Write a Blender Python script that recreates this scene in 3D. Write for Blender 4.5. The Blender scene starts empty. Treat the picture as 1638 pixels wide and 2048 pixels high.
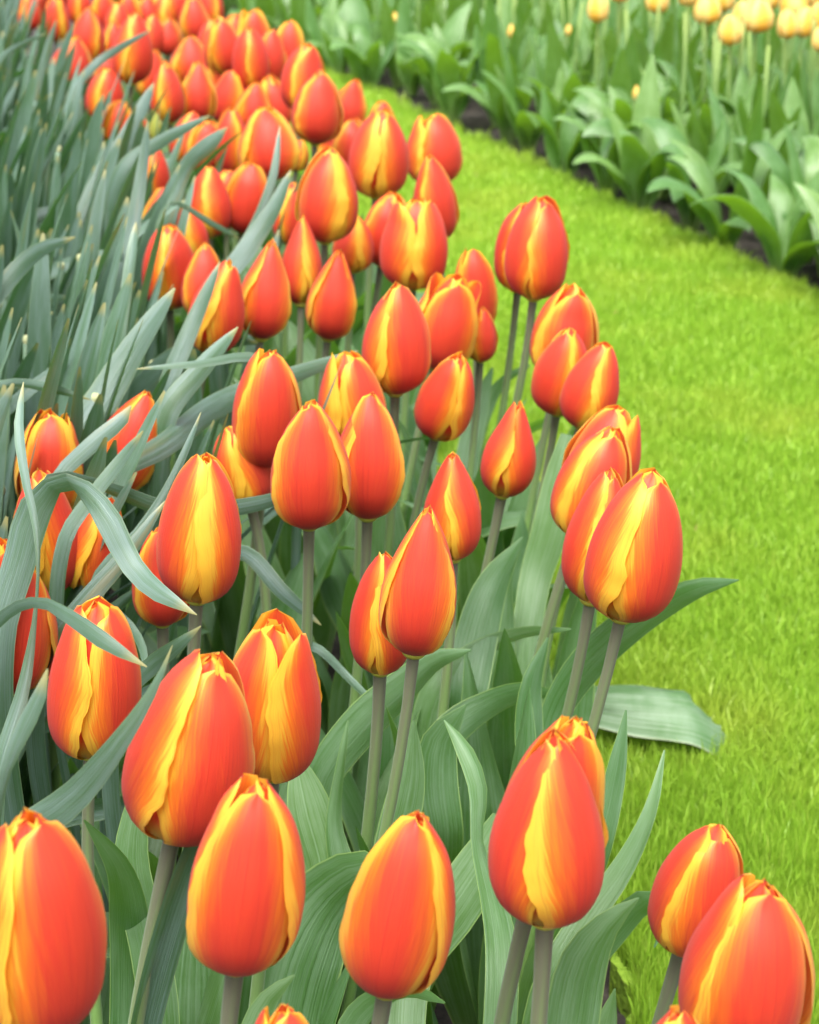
import bpy, math, random
import numpy as np
from mathutils import Vector, Matrix, noise

R_ = math.radians
scene = bpy.context.scene
COL = scene.collection

# ------------------------------------------------------------------ camera
FPX, PITCH, CAM_H = 3800.0, R_(21.1), 0.66
cam_data = bpy.data.cameras.new("camera")
cam = bpy.data.objects.new("camera", cam_data)
COL.objects.link(cam)
cam.location = (0, 0, CAM_H)
cam.rotation_euler = (R_(90) - PITCH, 0, 0)
cam_data.sensor_fit = 'VERTICAL'
cam_data.sensor_height = 36.0
cam_data.sensor_width = 36.0 * 1638 / 2048
cam_data.lens = FPX / 2048 * 36.0
cam_data.clip_start, cam_data.clip_end = 0.02, 200
cam_data.dof.use_dof = True
cam_data.dof.focus_distance = 0.78
cam_data.dof.aperture_fstop = 21.0
scene.camera = cam

# ------------------------------------------------------------------ light: bright overcast
SUN_EL, SUN_AZ = R_(66), R_(195)
world = bpy.data.worlds.new("World")
scene.world = world
world.use_nodes = True
wn, wl = world.node_tree.nodes, world.node_tree.links
sky = wn.new('ShaderNodeTexSky')
sky.sky_type = 'NISHITA'
sky.sun_disc = False
sky.sun_elevation, sky.sun_rotation = SUN_EL, SUN_AZ
sky.air_density, sky.dust_density, sky.ozone_density = 1.0, 4.0, 1.0
hs = wn.new('ShaderNodeHueSaturation')
hs.inputs['Saturation'].default_value = 0.35
wl.new(sky.outputs[0], hs.inputs['Color'])
bg = wn['Background']
wl.new(hs.outputs[0], bg.inputs[0])
bg.inputs[1].default_value = 0.125
sd = bpy.data.lights.new("sun", 'SUN')
sd.energy, sd.angle, sd.color = 1.5, R_(40), (1.0, 0.97, 0.92)
sun = bpy.data.objects.new("sun", sd)
COL.objects.link(sun)
# sky azimuth: sun_rotation 0 = +Y, clockwise seen from above
sdir = Vector((math.sin(SUN_AZ) * math.cos(SUN_EL), math.cos(SUN_AZ) * math.cos(SUN_EL), math.sin(SUN_EL)))
sun.rotation_euler = sdir.to_track_quat('Z', 'Y').to_euler()
vs = scene.view_settings
vs.view_transform, vs.look, vs.exposure, vs.gamma = 'Standard', 'None', 1.8, 1.0
vs.use_curve_mapping = False
scene.cycles.use_denoising = True
scene.cycles.max_bounces = 8
scene.cycles.diffuse_bounces = 4
scene.cycles.transmission_bounces = 6

# ------------------------------------------------------------------ helpers
FWD = Vector((0, math.cos(PITCH), -math.sin(PITCH)))
UP = Vector((0, math.sin(PITCH), math.cos(PITCH)))
RT = Vector((1, 0, 0))
CAM = Vector((0, 0, CAM_H))
YH = 1024 - FPX * math.tan(PITCH)

def at(px, py, depth):
    return CAM + FWD * depth + RT * ((px - 819) / FPX * depth) - UP * ((py - 1024) / FPX * depth)

def depth_at(py, z):
    return (CAM_H - z) / (math.sin(PITCH) + math.cos(PITCH) * (py - 1024) / FPX)

def on_plane(px, py, z=0.0):
    return at(px, py, depth_at(py, z))

def cr(ts, vals, t):
    """smooth curve through (ts, vals); vals may be (n,) or (n,k)."""
    ts = np.asarray(ts, float); v = np.asarray(vals, float); t = np.asarray(t, float)
    m = np.zeros_like(v)
    d = (v[1:] - v[:-1]) / ((ts[1:] - ts[:-1]).reshape(-1, *([1] * (v.ndim - 1))))
    m[0], m[-1] = d[0], d[-1]
    m[1:-1] = 0.5 * (d[:-1] + d[1:])
    i = np.clip(np.searchsorted(ts, t, side='right') - 1, 0, len(ts) - 2)
    h = ts[i + 1] - ts[i]
    x = (t - ts[i]) / h
    sh = (-1,) + (1,) * (v.ndim - 1)
    x, h = x.reshape(sh), h.reshape(sh)
    return ((2 * x**3 - 3 * x**2 + 1) * v[i] + (x**3 - 2 * x**2 + x) * h * m[i]
            + (-2 * x**3 + 3 * x**2) * v[i + 1] + (x**3 - x**2) * h * m[i + 1])

def sstep(a, b, x):
    t = np.clip((x - a) / (b - a), 0, 1)
    return t * t * (3 - 2 * t)

def mesh_from(name, verts, faces, mat, uvs=None, uv2=None):
    me = bpy.data.meshes.new(name)
    me.from_pydata([tuple(v) for v in verts], [], faces)
    li = np.empty(len(me.loops), int)
    me.loops.foreach_get('vertex_index', li)
    if uvs is not None:
        lay = me.uv_layers.new(name='UVMap')
        lay.data.foreach_set('uv', np.asarray(uvs, float)[li].ravel())
    if uv2 is not None:
        lay = me.uv_layers.new(name='Tint')
        lay.data.foreach_set('uv', np.tile(np.asarray(uv2, float), (len(li), 1)).ravel())
    me.polygons.foreach_set('use_smooth', np.ones(len(me.polygons), bool))
    me.materials.append(mat)
    me.update()
    return me

_gf = {}
def grid_faces(nu, nv):
    """faces of a grid stored as index v*nu+u"""
    if (nu, nv) not in _gf:
        _gf[(nu, nv)] = [(j * nu + i, j * nu + i + 1, (j + 1) * nu + i + 1, (j + 1) * nu + i)
                         for j in range(nv - 1) for i in range(nu - 1)]
    return _gf[(nu, nv)]

def link(name, data, parent=None, loc=None, rot=None):
    o = bpy.data.objects.new(name, data)
    COL.objects.link(o)
    if parent is not None:
        o.parent = parent
    if loc is not None:
        o.location = loc
    if rot is not None:
        o.rotation_euler = rot
    return o

def thing(name, label, cat, loc=(0, 0, 0), rz=0.0, group=None):
    o = link(name, None, None, loc, (0, 0, rz))
    o.empty_display_size = 0.02
    o['label'], o['category'] = label, cat
    if group:
        o['group'] = group
    return o

# ------------------------------------------------------------------ materials
class NT:
    def __init__(self, name):
        self.m = bpy.data.materials.new(name)
        self.m.use_nodes = True
        self.t = self.m.node_tree
        self.t.nodes.clear()
        self.out = self.t.nodes.new('ShaderNodeOutputMaterial')
    def n(self, kind, **kw):
        nd = self.t.nodes.new('ShaderNode' + kind)
        for k, v in kw.items():
            setattr(nd, k, v)
        return nd
    def l(self, a, b):
        self.t.links.new(a, b)
    def put(self, sock, v):
        if isinstance(v, (int, float)):
            sock.default_value = v
        elif isinstance(v, tuple):
            sock.default_value = v if len(v) == len(sock.default_value) else (*v, 1.0)
        else:
            self.l(v, sock)
    def math(self, op, a, b=0.0, c=0.0, clamp=False):
        nd = self.n('Math', operation=op, use_clamp=clamp)
        for s, v in zip(nd.inputs, (a, b, c)):
            self.put(s, v)
        return nd.outputs[0]
    def ss(self, x, a, b):
        nd = self.n('MapRange', interpolation_type='SMOOTHSTEP')
        self.put(nd.inputs[0], x)
        nd.inputs[1].default_value, nd.inputs[2].default_value = a, b
        return nd.outputs[0]
    def mix(self, f, a, b):
        nd = self.n('Mix', data_type='RGBA')
        self.put(nd.inputs[0], f); self.put(nd.inputs[6], a); self.put(nd.inputs[7], b)
        return nd.outputs[2]
    def vec(self, x, y, z=0.0):
        nd = self.n('CombineXYZ')
        for s, v in zip(nd.inputs, (x, y, z)):
            self.put(s, v)
        return nd.outputs[0]
    def noise(self, vec, scale=1.0, detail=3.0, rough=0.55):
        nd = self.n('TexNoise')
        self.l(vec, nd.inputs['Vector'])
        nd.inputs['Scale'].default_value = scale
        nd.inputs['Detail'].default_value = detail
        nd.inputs['Roughness'].default_value = rough
        return nd.outputs[0]
    def uv(self, name='UVMap'):
        nd = self.n('UVMap', uv_map=name)
        s = self.n('SeparateXYZ')
        self.l(nd.outputs[0], s.inputs[0])
        return s.outputs[0], s.outputs[1]
    def surface(self, col, rough=0.5, spec=0.4, trans=0.0, tcol=None, bump=None, bs=0.1, bd=0.001, sheen=0.0, stint=None):
        p = self.n('BsdfPrincipled')
        self.put(p.inputs['Base Color'], col)
        self.put(p.inputs['Roughness'], rough)
        p.inputs['Specular IOR Level'].default_value = spec
        if sheen:
            p.inputs['Sheen Weight'].default_value = sheen
            p.inputs['Sheen Roughness'].default_value = 0.45
            if stint:
                p.inputs['Sheen Tint'].default_value = (*stint, 1)
        if bump is not None:
            b = self.n('Bump')
            b.inputs['Strength'].default_value = bs
            b.inputs['Distance'].default_value = bd
            self.l(bump, b.inputs['Height'])
            self.l(b.outputs[0], p.inputs['Normal'])
        s = p.outputs[0]
        if trans:
            t = self.n('BsdfTranslucent')
            self.put(t.inputs[0], tcol if tcol is not None else col)
            mx = self.n('MixShader')
            mx.inputs[0].default_value = trans
            self.l(s, mx.inputs[1]); self.l(t.outputs[0], mx.inputs[2])
            s = mx.outputs[0]
        self.l(s, self.out.inputs[0])
        return self.m

def petal_material(name, red, deep, orange, yellow, olive):
    k = NT(name)
    u, v = k.uv()
    yel, rnd = k.uv('Tint')                      # rnd > 1 marks the three inner petals
    inner = k.math('GREATER_THAN', rnd, 1.0)
    su = k.math('MULTIPLY_ADD', u, 2.0, -1.0)
    au = k.math('ABSOLUTE', su)
    side = k.math('MULTIPLY', k.math('SIGN', su), 3.7)
    seed = k.math('MULTIPLY_ADD', rnd, 41.0, side)
    q = k.math('SUBTRACT', k.math('MULTIPLY', au, 1.15), k.math('MULTIPLY', v, 0.8))
    fib = k.noise(k.vec(k.math('MULTIPLY', q, 20.0), k.math('MULTIPLY', v, 1.6), seed), 1.0, 4.0, 0.65)
    low = k.noise(k.vec(k.math('MULTIPLY', au, 1.6), k.math('MULTIPLY', v, 2.6), seed), 1.0, 2.0)
    e = k.math('MULTIPLY_ADD', k.math('SUBTRACT', fib, 0.5), 0.52, au)
    e = k.math('MULTIPLY_ADD', k.math('SUBTRACT', low, 0.5), 0.26, e)
    e = k.math('ADD', e, k.math('MULTIPLY', k.math('SUBTRACT', yel, 0.5), 0.55))
    e = k.math('MULTIPLY_ADD', inner, 0.16, e)
    tip = k.ss(v, 0.74, 1.0)
    e = k.math('MULTIPLY_ADD', tip, 0.10, e)
    ramp = k.n('ValToRGB')
    ramp.color_ramp.interpolation = 'EASE'
    el = ramp.color_ramp.elements
    el[0].position, el[0].color = 0.32, (*red, 1)
    el[1].position, el[1].color = 0.87, (*yellow, 1)
    for pos, c in ((0.52, tuple(0.6 * a + 0.4 * b for a, b in zip(red, orange))), (0.69, orange)):
        x = el.new(pos); x.color = (*c, 1)
    k.l(e, ramp.inputs[0])
    # long darker veins in the red, a maroon blush low down, olive at the very foot of the inner petals
    vein = k.noise(k.vec(k.math('MULTIPLY', su, 24.0), k.math('MULTIPLY', v, 1.1), seed), 1.0, 4.0, 0.65)
    c = k.mix(k.math('MULTIPLY', k.ss(vein, 0.48, 0.72), 0.36), ramp.outputs[0], deep)
    blush = k.math('MULTIPLY', k.ss(v, 0.46, 0.04), k.ss(au, 0.85, 0.3))
    c = k.mix(k.math('MULTIPLY', blush, 0.75), c, deep)
    foot = k.math('MULTIPLY', k.ss(v, 0.30, 0.10), inner)
    foot2 = k.ss(k.math('MULTIPLY_ADD', k.math('SUBTRACT', low, 0.5), 0.05, v), 0.055, 0.02)
    c = k.mix(k.math('MAXIMUM', foot, foot2), c, olive)
    fine = k.noise(k.vec(k.math('MULTIPLY', q, 60.0), k.math('MULTIPLY', v, 3.0), seed), 1.0, 3.0)
    hgt = k.math('ADD', k.math('MULTIPLY', fine, 0.5), k.math('MULTIPLY', vein, 1.3))
    c = k.mix(k.math('MULTIPLY', k.ss(fine, 0.5, 0.75), 0.16), c, orange)
    warm = k.mix(0.25, c, (1.0, 0.28, 0.02))
    return k.surface(c, 0.45, 0.40, 0.44, warm, k.math('MULTIPLY', hgt, k.ss(v, 0.98, 0.7)), 0.6, 0.0005, 0.12, (1.0, 0.76, 0.82))

M_PETAL = petal_material('red_yellow_petal', (0.66, 0.056, 0.026), (0.40, 0.014, 0.022), (0.84, 0.21, 0.016), (0.87, 0.54, 0.045), (0.42, 0.34, 0.02))
M_YPETAL = petal_material('yellow_petal', (0.88, 0.58, 0.08), (0.84, 0.48, 0.05), (0.90, 0.66, 0.12), (0.93, 0.78, 0.26), (0.62, 0.42, 0.03))
M_BUD = petal_material('green_bud_petal', (0.36, 0.42, 0.07), (0.28, 0.36, 0.05), (0.42, 0.46, 0.08), (0.52, 0.50, 0.10), (0.25, 0.36, 0.05))

def leaf_material(name, base, glauc, tcol, edge, trans=0.25, rough=0.42, brown=None, spec=0.5):
    k = NT(name)
    u, v = k.uv()
    oi = k.n('ObjectInfo')
    rnd = k.math('MULTIPLY', oi.outputs['Random'], 50.0)
    au = k.math('ABSOLUTE', k.math('MULTIPLY_ADD', u, 2.0, -1.0))
    vein = k.noise(k.vec(k.math('MULTIPLY', u, 34.0), k.math('MULTIPLY', v, 1.2), rnd), 1.0, 2.0)
    blot = k.noise(k.vec(k.math('MULTIPLY', u, 2.0), k.math('MULTIPLY', v, 7.0), rnd), 1.0, 5.0, 0.6)
    f = k.math('ADD', k.math('MULTIPLY', k.ss(blot, 0.3, 0.7), 0.7), k.math('MULTIPLY', k.math('SUBTRACT', k.ss(vein, 0.35, 0.7), 0.35), 0.65), 0, True)
    c = k.mix(f, base, glauc)
    h = k.n('HueSaturation')
    k.l(c, h.inputs['Color'])
    k.l(k.math('MULTIPLY_ADD', oi.outputs['Random'], 0.36, 0.80), h.inputs['Value'])
    k.l(k.math('MULTIPLY_ADD', oi.outputs['Random'], -0.03, 0.515), h.inputs['Hue'])
    c = h.outputs[0]
    if brown:
        bn = k.noise(k.vec(k.math('MULTIPLY', u, 1.5), k.math('MULTIPLY', v, 4.0), k.math('ADD', rnd, 9.0)), 1.0, 4.0)
        c = k.mix(k.math('MULTIPLY', k.ss(bn, 0.60, 0.74), 0.6), c, brown)
        c = k.mix(k.math('MULTIPLY', k.ss(v, 0.975, 0.995), 0.7), c, (0.30, 0.26, 0.09))
    c = k.mix(k.math('MULTIPLY', k.ss(au, 0.93, 0.99), 0.55), c, edge)
    c = k.mix(k.math('MULTIPLY', k.ss(v, 0.22, 0.0), 0.45), c, (0.30, 0.36, 0.14))
    fine = k.noise(k.vec(k.math('MULTIPLY', u, 70.0), k.math('MULTIPLY', v, 3.0), rnd), 1.0, 2.0)
    return k.surface(c, rough, spec, trans, tcol, k.math('MULTIPLY', k.math('MULTIPLY_ADD', vein, 1.5, fine), k.ss(v, 1.0, 0.8)), 0.6, 0.0006)

M_TLEAF = leaf_material('tulip_leaf', (0.055, 0.132, 0.034), (0.138, 0.232, 0.122), (0.18, 0.44, 0.02), (0.30, 0.42, 0.12), 0.26, 0.38, None, 0.46)
M_NLEAF = leaf_material('daffodil_leaf', (0.050, 0.108, 0.052), (0.135, 0.202, 0.182), (0.10, 0.32, 0.02), (0.19, 0.26, 0.12), 0.16, 0.40, (0.17, 0.15, 0.07), 0.55)
M_TORN = leaf_material('torn_tulip_leaf', (0.075, 0.165, 0.06), (0.19, 0.28, 0.175), (0.2, 0.38, 0.08), (0.46, 0.48, 0.33), 0.2, 0.5, None, 0.3)
M_FLEAF = leaf_material('far_tulip_leaf', (0.070, 0.165, 0.026), (0.150, 0.270, 0.090), (0.26, 0.52, 0.02), (0.26, 0.38, 0.12), 0.26, 0.36, None, 0.55)

def stem_material(name, top, low):
    k = NT(name)
    u, v = k.uv()
    nz = k.noise(k.vec(k.math('MULTIPLY', u, 9.0), k.math('MULTIPLY', v, 4.0), 0.0), 1.0, 4.0)
    f = k.ss(k.math('MULTIPLY_ADD', k.math('SUBTRACT', nz, 0.5), 0.35, v), 0.50, 1.05)
    c = k.mix(f, low, top)
    fz = k.noise(k.vec(k.math('MULTIPLY', u, 60.0), k.math('MULTIPLY', v, 220.0), 0.0), 1.0, 2.0)
    return k.surface(c, 0.6, 0.3, 0.0, None, fz, 0.3, 0.0003, 0.15, (0.85, 0.9, 0.85))

M_STEM = stem_material('tulip_stem', (0.112, 0.108, 0.072), (0.15, 0.27, 0.070))
M_YSTEM = stem_material('yellow_tulip_stem', (0.22, 0.30, 0.07), (0.16, 0.27, 0.07))
k = NT('stalk_green'); M_STALK = k.surface((0.10, 0.17, 0.10), 0.5, 0.4)
k = NT('stalk_cut_end'); M_CUT = k.surface((0.36, 0.38, 0.20), 0.7, 0.3)
k = NT('flower_foot'); M_FOOT = k.surface((0.42, 0.40, 0.06), 0.5, 0.35)

k = NT('soil_dark')
tc = k.n('TexCoord')
a = k.noise(tc.outputs['Object'], 55.0, 8.0, 0.65)
b = k.noise(tc.outputs['Object'], 9.0, 3.0)
c = k.mix(k.ss(a, 0.35, 0.7), (0.014, 0.011, 0.009), (0.070, 0.058, 0.050))
c = k.mix(k.math('MULTIPLY', k.ss(b, 0.45, 0.7), 0.5), c, (0.040, 0.030, 0.024))
M_SOIL = k.surface(c, 0.85, 0.3, 0, None, a, 0.9, 0.006)

k = NT('lawn_thatch')
tc = k.n('TexCoord')
a = k.noise(tc.outputs['Object'], 160.0, 4.0)
b = k.noise(tc.outputs['Object'], 5.0, 3.0)
c = k.mix(k.ss(a, 0.3, 0.7), (0.13, 0.23, 0.018), (0.22, 0.34, 0.035))
c = k.mix(k.math('MULTIPLY', k.ss(b, 0.5, 0.75), 0.45), c, (0.30, 0.32, 0.04))
M_THATCH = k.surface(c, 0.8, 0.2, 0, None, a, 0.8, 0.004)

k = NT('grass_blade')
u, v = k.uv()
tc = k.n('TexCoord')
b = k.noise(tc.outputs['Object'], 4.5, 3.0)
ramp = k.n('ValToRGB')
el = ramp.color_ramp.elements
el[0].position, el[0].color = 0.0, (0.19, 0.33, 0.020, 1)
el[1].position, el[1].color = 1.0, (0.46, 0.56, 0.10, 1)
x = el.new(0.6); x.color = (0.28, 0.475, 0.042, 1)
x = el.new(0.9); x.color = (0.38, 0.53, 0.07, 1)
k.l(u, ramp.inputs[0])
c = k.mix(k.math('MULTIPLY', k.ss(b, 0.42, 0.72), 0.6), ramp.outputs[0], (0.41, 0.48, 0.06))
M_GRASS = k.surface(c, 0.45, 0.35, 0.35, k.mix(0.3, c, (0.35, 0.62, 0.02)))

k = NT('dry_leaf')
tc = k.n('TexCoord')
a = k.noise(tc.outputs['Object'], 130.0, 4.0)
M_DRY = k.surface(k.mix(a, (0.07, 0.04, 0.02), (0.30, 0.19, 0.08)), 0.8, 0.2, 0.1)

# ------------------------------------------------------------------ ground, soil, lawn
def structure(o):
    o['kind'] = 'structure'
    return o

gm = mesh_from('ground', [(-40, -20, -0.06), (40, -20, -0.06), (40, 60, -0.06), (-40, 60, -0.06)], [(0, 1, 2, 3)], M_SOIL)
structure(link('ground', gm))

xs = np.arange(-2.6, 4.6, 0.022)
ys = np.concatenate([np.arange(0.0, 3.6, 0.016), np.arange(3.6, 9.0, 0.05)])
sv = []
for y in ys:
    for x in xs:
        p = Vector((x * 14, y * 14, 0.3))
        h = noise.noise(p) * 0.008 + noise.noise(p * 3.1) * 0.006 + noise.noise(p * 7.3) * 0.003
        sv.append((x, y, min(h - 0.012, 0.004)))
sm = mesh_from('soil', sv, grid_faces(len(xs), len(ys)), M_SOIL)
structure(link('soil', sm))

LAWN_L = [(1330, 2350), (1275, 2080), (1232, 1880), (1165, 1620), (1050, 1350), (920, 1080), (790, 800), (650, 500), (540, 270), (480, 172), (440, 128), (390, 92), (320, 40), (230, -14)]
LAWN_R = [(300, -14), (420, 44), (530, 96), (640, 142), (720, 174), (800, 207), (900, 258), (1050, 326), (1200, 398), (1400, 492), (1638, 606), (1900, 740), (2300, 950), (2700, 1200), (2600, 2350)]
rgj = random.Random(5)
def jag(poly):
    out = []
    for (a, b) in zip(poly, poly[1:]):
        n = max(2, int(math.hypot(b[0] - a[0], b[1] - a[1]) / 18))
        for i in range(n):
            t = i / n
            s = (a[1] * (1 - t) + b[1] * t + 442) / 1500
            out.append((a[0] + (b[0] - a[0]) * t + rgj.uniform(-12, 12) * s, a[1] + (b[1] - a[1]) * t + rgj.uniform(-9, 9) * s))
    out.append(poly[-1])
    return out
LAWN_PX = jag(LAWN_L) + jag(LAWN_R)
lawn_xy = [on_plane(px, py, 0.01) for px, py in LAWN_PX]
nl = len(lawn_xy)
lv = [(p.x, p.y, 0.010) for p in lawn_xy] + [(p.x, p.y, -0.05) for p in lawn_xy]
lf = [tuple(range(nl - 1, -1, -1))] + [(i, (i + 1) % nl, nl + (i + 1) % nl, nl + i) for i in range(nl)]
lm = bpy.data.meshes.new('lawn')
lm.from_pydata(lv, [], lf)
lm.materials.append(M_THATCH)
lm.update()
lawn = structure(link('lawn', lm))

def in_poly(px, py, poly):
    poly = np.asarray(poly, float)
    x0, y0 = poly[:, 0], poly[:, 1]
    x1, y1 = np.roll(x0, -1), np.roll(y0, -1)
    inside = np.zeros(len(px), bool)
    for a, b, c, d in zip(x0, y0, x1, y1):
        if b == d:
            continue
        hit = ((b > py) != (d > py)) & (px < (c - a) * (py - b) / (d - b) + a)
        inside ^= hit
    return inside

def build_grass(count=340000, seed=3):
    g = np.random.default_rng(seed)
    px = np.concatenate([g.uniform(220, 1700, count * 4), g.uniform(1640, 2620, count)])
    py = g.uniform(-14, 2300, count * 5)
    mixup = g.permutation(count * 5)
    px, py = px[mixup], py[mixup]
    keep = in_poly(px, py, LAWN_PX)
    px, py = px[keep][:count], py[keep][:count]
    n = len(px)
    dep = CAM_H / (math.sin(PITCH) + math.cos(PITCH) * (py - 1024) / FPX)
    X = (px - 819) / FPX * dep
    Y = dep * math.cos(PITCH) - (py - 1024) / FPX * dep * math.sin(PITCH)
    far = np.clip((dep - 1.0) / 3.0, 0, 1)
    H = g.normal(0.0135, 0.0045, n).clip(0.005, 0.034) * (1 + 0.2 * far)
    tuft = np.array([noise.noise(Vector((x * 16, y * 16, 7.7))) for x, y in zip(X, Y)])
    near = np.clip((1.45 - dep) / 0.4, 0, 1)
    H *= (1 + 0.35 * tuft) * (1 + 0.5 * near)
    W = g.uniform(0.0004, 0.0008, n) * (1 + 1.2 * far)
    yaw = g.uniform(0, 2 * np.pi, n)
    lean = np.abs(g.normal(0.28, 0.22, n))
    lean *= 1 - 0.45 * near
    la = g.uniform(0, 2 * np.pi, n)
    bx, by = np.cos(yaw) * W, np.sin(yaw) * W
    lx, ly = np.cos(la) * lean * H, np.sin(la) * lean * H
    z0 = np.full(n, 0.008)
    V = np.empty((n, 5, 3))
    V[:, 0] = np.stack([X - bx, Y - by, z0], 1)
    V[:, 1] = np.stack([X + bx, Y + by, z0], 1)
    V[:, 2] = np.stack([X + lx * .35 + bx * .8, Y + ly * .35 + by * .8, z0 + H * .55], 1)
    V[:, 3] = np.stack([X + lx * .35 - bx * .8, Y + ly * .35 - by * .8, z0 + H * .55], 1)
    V[:, 4] = np.stack([X + lx, Y + ly, z0 + H * (1 - 0.3 * lean.clip(0, 1))], 1)
    me = bpy.data.meshes.new('grass')
    me.vertices.add(n * 5)
    me.vertices.foreach_set('co', V.ravel())
    base = np.arange(n)[:, None] * 5
    loops = np.concatenate([base + np.array([0, 1, 2, 3]), base + np.array([3, 2, 4])], 1).ravel()
    me.loops.add(n * 7)
    me.loops.foreach_set('vertex_index', loops.astype(np.int32))
    me.polygons.add(n * 2)
    st = (np.arange(n)[:, None] * 7 + np.array([0, 4])).ravel()
    me.polygons.foreach_set('loop_start', st.astype(np.int32))
    me.polygons.foreach_set('loop_total', np.tile([4, 3], n).astype(np.int32))
    lay = me.uv_layers.new(name='UVMap')
    r = g.beta(2.0, 2.4, n)
    uv = np.empty((n, 7, 2))
    uv[:, :, 0] = r[:, None]
    uv[:, :, 1] = np.array([0, 0, .5, .5, .5, .5, 1.0])
    lay.data.foreach_set('uv', uv.ravel())
    me.materials.append(M_GRASS)
    me.update(calc_edges=True)
    me.validate()
    o = link('grass', me)
    o['kind'], o['label'], o['category'] = 'stuff', 'short bright green grass growing over the lawn strip', 'grass'
build_grass()

# ------------------------------------------------------------------ flower builder
T_PR = [0, .04, .12, .25, .38, .55, .72, .87, 1.0]
R_CL = [.10, .38, .73, .95, 1.0, .965, .81, .57, .17]
R_PT = [.10, .37, .72, .95, 1.0, .92, .68, .41, .12]
R_OP = [.10, .36, .70, .94, 1.0, .99, .89, .75, .66]
T_W = [0, .08, .22, .42, .62, .80, .92, .975, 1.0]
W_P = [.20, .50, .90, 1.12, 1.06, .80, .50, .28, .02]

def petal_mesh(L, R, phi, g, inner=False, openness=0.1, yel=0.5, rnd=0.5, mat=None, skew=1.0, res=1.0, g2=(1.0,)):
    nu, nv = (17, 27) if res >= 1 else (9, 14)
    v = np.linspace(0, 1, nv) ** 0.9
    u = np.linspace(-1, 1, nu)
    op = np.clip((openness * 0.4 - 0.04 if inner else openness) + g.normal(0, 0.02), 0, 1.2)
    fat = g2[0]
    pt = min(max((0.15 - openness) / 0.09, 0.0), 1.0)
    r = (1 - op) * ((1 - pt) * cr(T_PR, R_CL, v) + pt * cr(T_PR, R_PT, v)) + op * cr(T_PR, R_OP, v)
    r = r ** fat
    r *= ((0.87 - 0.10 * sstep(0.5, 0.95, v)) if inner else 1.0) * R
    ln = L * (g.uniform(0.95, 1.0) if inner else g.uniform(0.93, 1.0))
    z = ln * (0.75 * v + 0.25 * v * v * (2 - v))
    w = cr(T_W, W_P, v).clip(0.01) * R * (0.98 if inner else g.uniform(0.96, 1.08))
    U, Vv = np.meshgrid(u, v)
    rr, ww, zz = r[:, None], w[:, None], z[:, None]
    ss_ = U * ww
    ang = np.clip(ss_ / np.maximum(rr, 0.12 * R), -1.32, 1.32)
    bell = np.sin(np.pi * np.clip(Vv, 0, 1)) ** 0.7
    # one margin over its neighbour and one under, the inner three always inside the outer three
    lay = skew * 0.072 * U * bell if not inner else skew * 0.035 * U * bell
    k1, k2 = g.uniform(2, 4), g.uniform(5, 9)
    p1, p2 = g.uniform(0, 6.3, 2)
    over = np.clip(skew * U, 0, 1)
    amp = 0.2 if inner else 1.0
    wob = over ** 4 * bell * (0.022 * np.sin(6.28 * k1 * Vv + p1) + 0.008 * np.sin(6.28 * k2 * Vv + p2) + 0.02) * amp
    rho = rr * (1 + lay + wob) + (0 if inner else 0.055) * R * (1 - U ** 2) * bell * (0.5 + 0.8 * Vv)
    rho = rho - (0.05 if inner else 0.022) * R * np.exp(-(U / 0.25) ** 2) * sstep(0.60, 0.98, Vv) + 0.012 * R * np.exp(-(U / 0.08) ** 2) * bell
    rag = g.normal(0, 1, nv); rag = np.convolve(rag, [.25, .5, .25], 'same')[:, None]
    ang = ang * (1 + 0.016 * np.sin(6.28 * k2 * Vv + p2) * U ** 4 + 0.05 * np.sin(6.28 * k1 * 0.6 * Vv + p1) * U ** 2 + 0.018 * rag * U ** 6)
    tang, rad = rho * np.sin(ang), rho * np.cos(ang)
    curl = -0.05 if inner else g.normal(0.02, 0.05 + 0.12 * openness)
    rad = rad + curl * R * sstep(0.75, 1.0, Vv)
    zz = zz + g.normal(0, 0.012) * L * U * sstep(0.6, 1, Vv) - 0.015 * L * np.abs(U) * np.sin(9 * Vv + p1) * bell
    zz = zz + 0.004 * L * g.normal(0, 1, U.shape) * sstep(0.86, 1.0, Vv)
    cx, sx = math.cos(phi), math.sin(phi)
    X, Y = rad * cx - tang * sx, rad * sx + tang * cx
    verts = np.stack([X, Y, zz], -1).reshape(-1, 3)
    uvs = np.stack([(U + 1) / 2, Vv], -1).reshape(-1, 2)
    return mesh_from('petal', verts, grid_faces(nu, nv), mat or M_PETAL, uvs, (yel, rnd * 0.98 + (1.01 if inner else 0)))

def lathe(name, prof, mat, n=12):
    vs_, fs = [], []
    for r, z in prof:
        for i in range(n):
            a = 2 * math.pi * i / n
            vs_.append((r * math.cos(a), r * math.sin(a), z))
    for j in range(len(prof) - 1):
        for i in range(n):
            fs.append((j * n + i, j * n + (i + 1) % n, (j + 1) * n + (i + 1) % n, (j + 1) * n + i))
    return mesh_from(name, vs_, fs, mat)

def tube_mesh(name, pts, rads, mat, n=10, cap=False):
    P = [Vector(p) for p in pts]
    vs_, uv, fs = [], [], []
    for i, p in enumerate(P):
        t = (P[min(i + 1, len(P) - 1)] - P[max(i - 1, 0)]).normalized()
        b = t.cross(Vector((0, 1, 0.02))).normalized()
        c_ = t.cross(b)
        for j in range(n):
            a = 2 * math.pi * j / n
            vs_.append(p + (b * math.cos(a) + c_ * math.sin(a)) * rads[i])
            uv.append((j / n, i / (len(P) - 1)))
    for i in range(len(P) - 1):
        for j in range(n):
            fs.append((i * n + j, i * n + (j + 1) % n, (i + 1) * n + (j + 1) % n, (i + 1) * n + j))
    if cap:
        fs.append(tuple((len(P) - 1) * n + j for j in range(n)))
    return mesh_from(name, vs_, fs, mat, uv)

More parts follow.
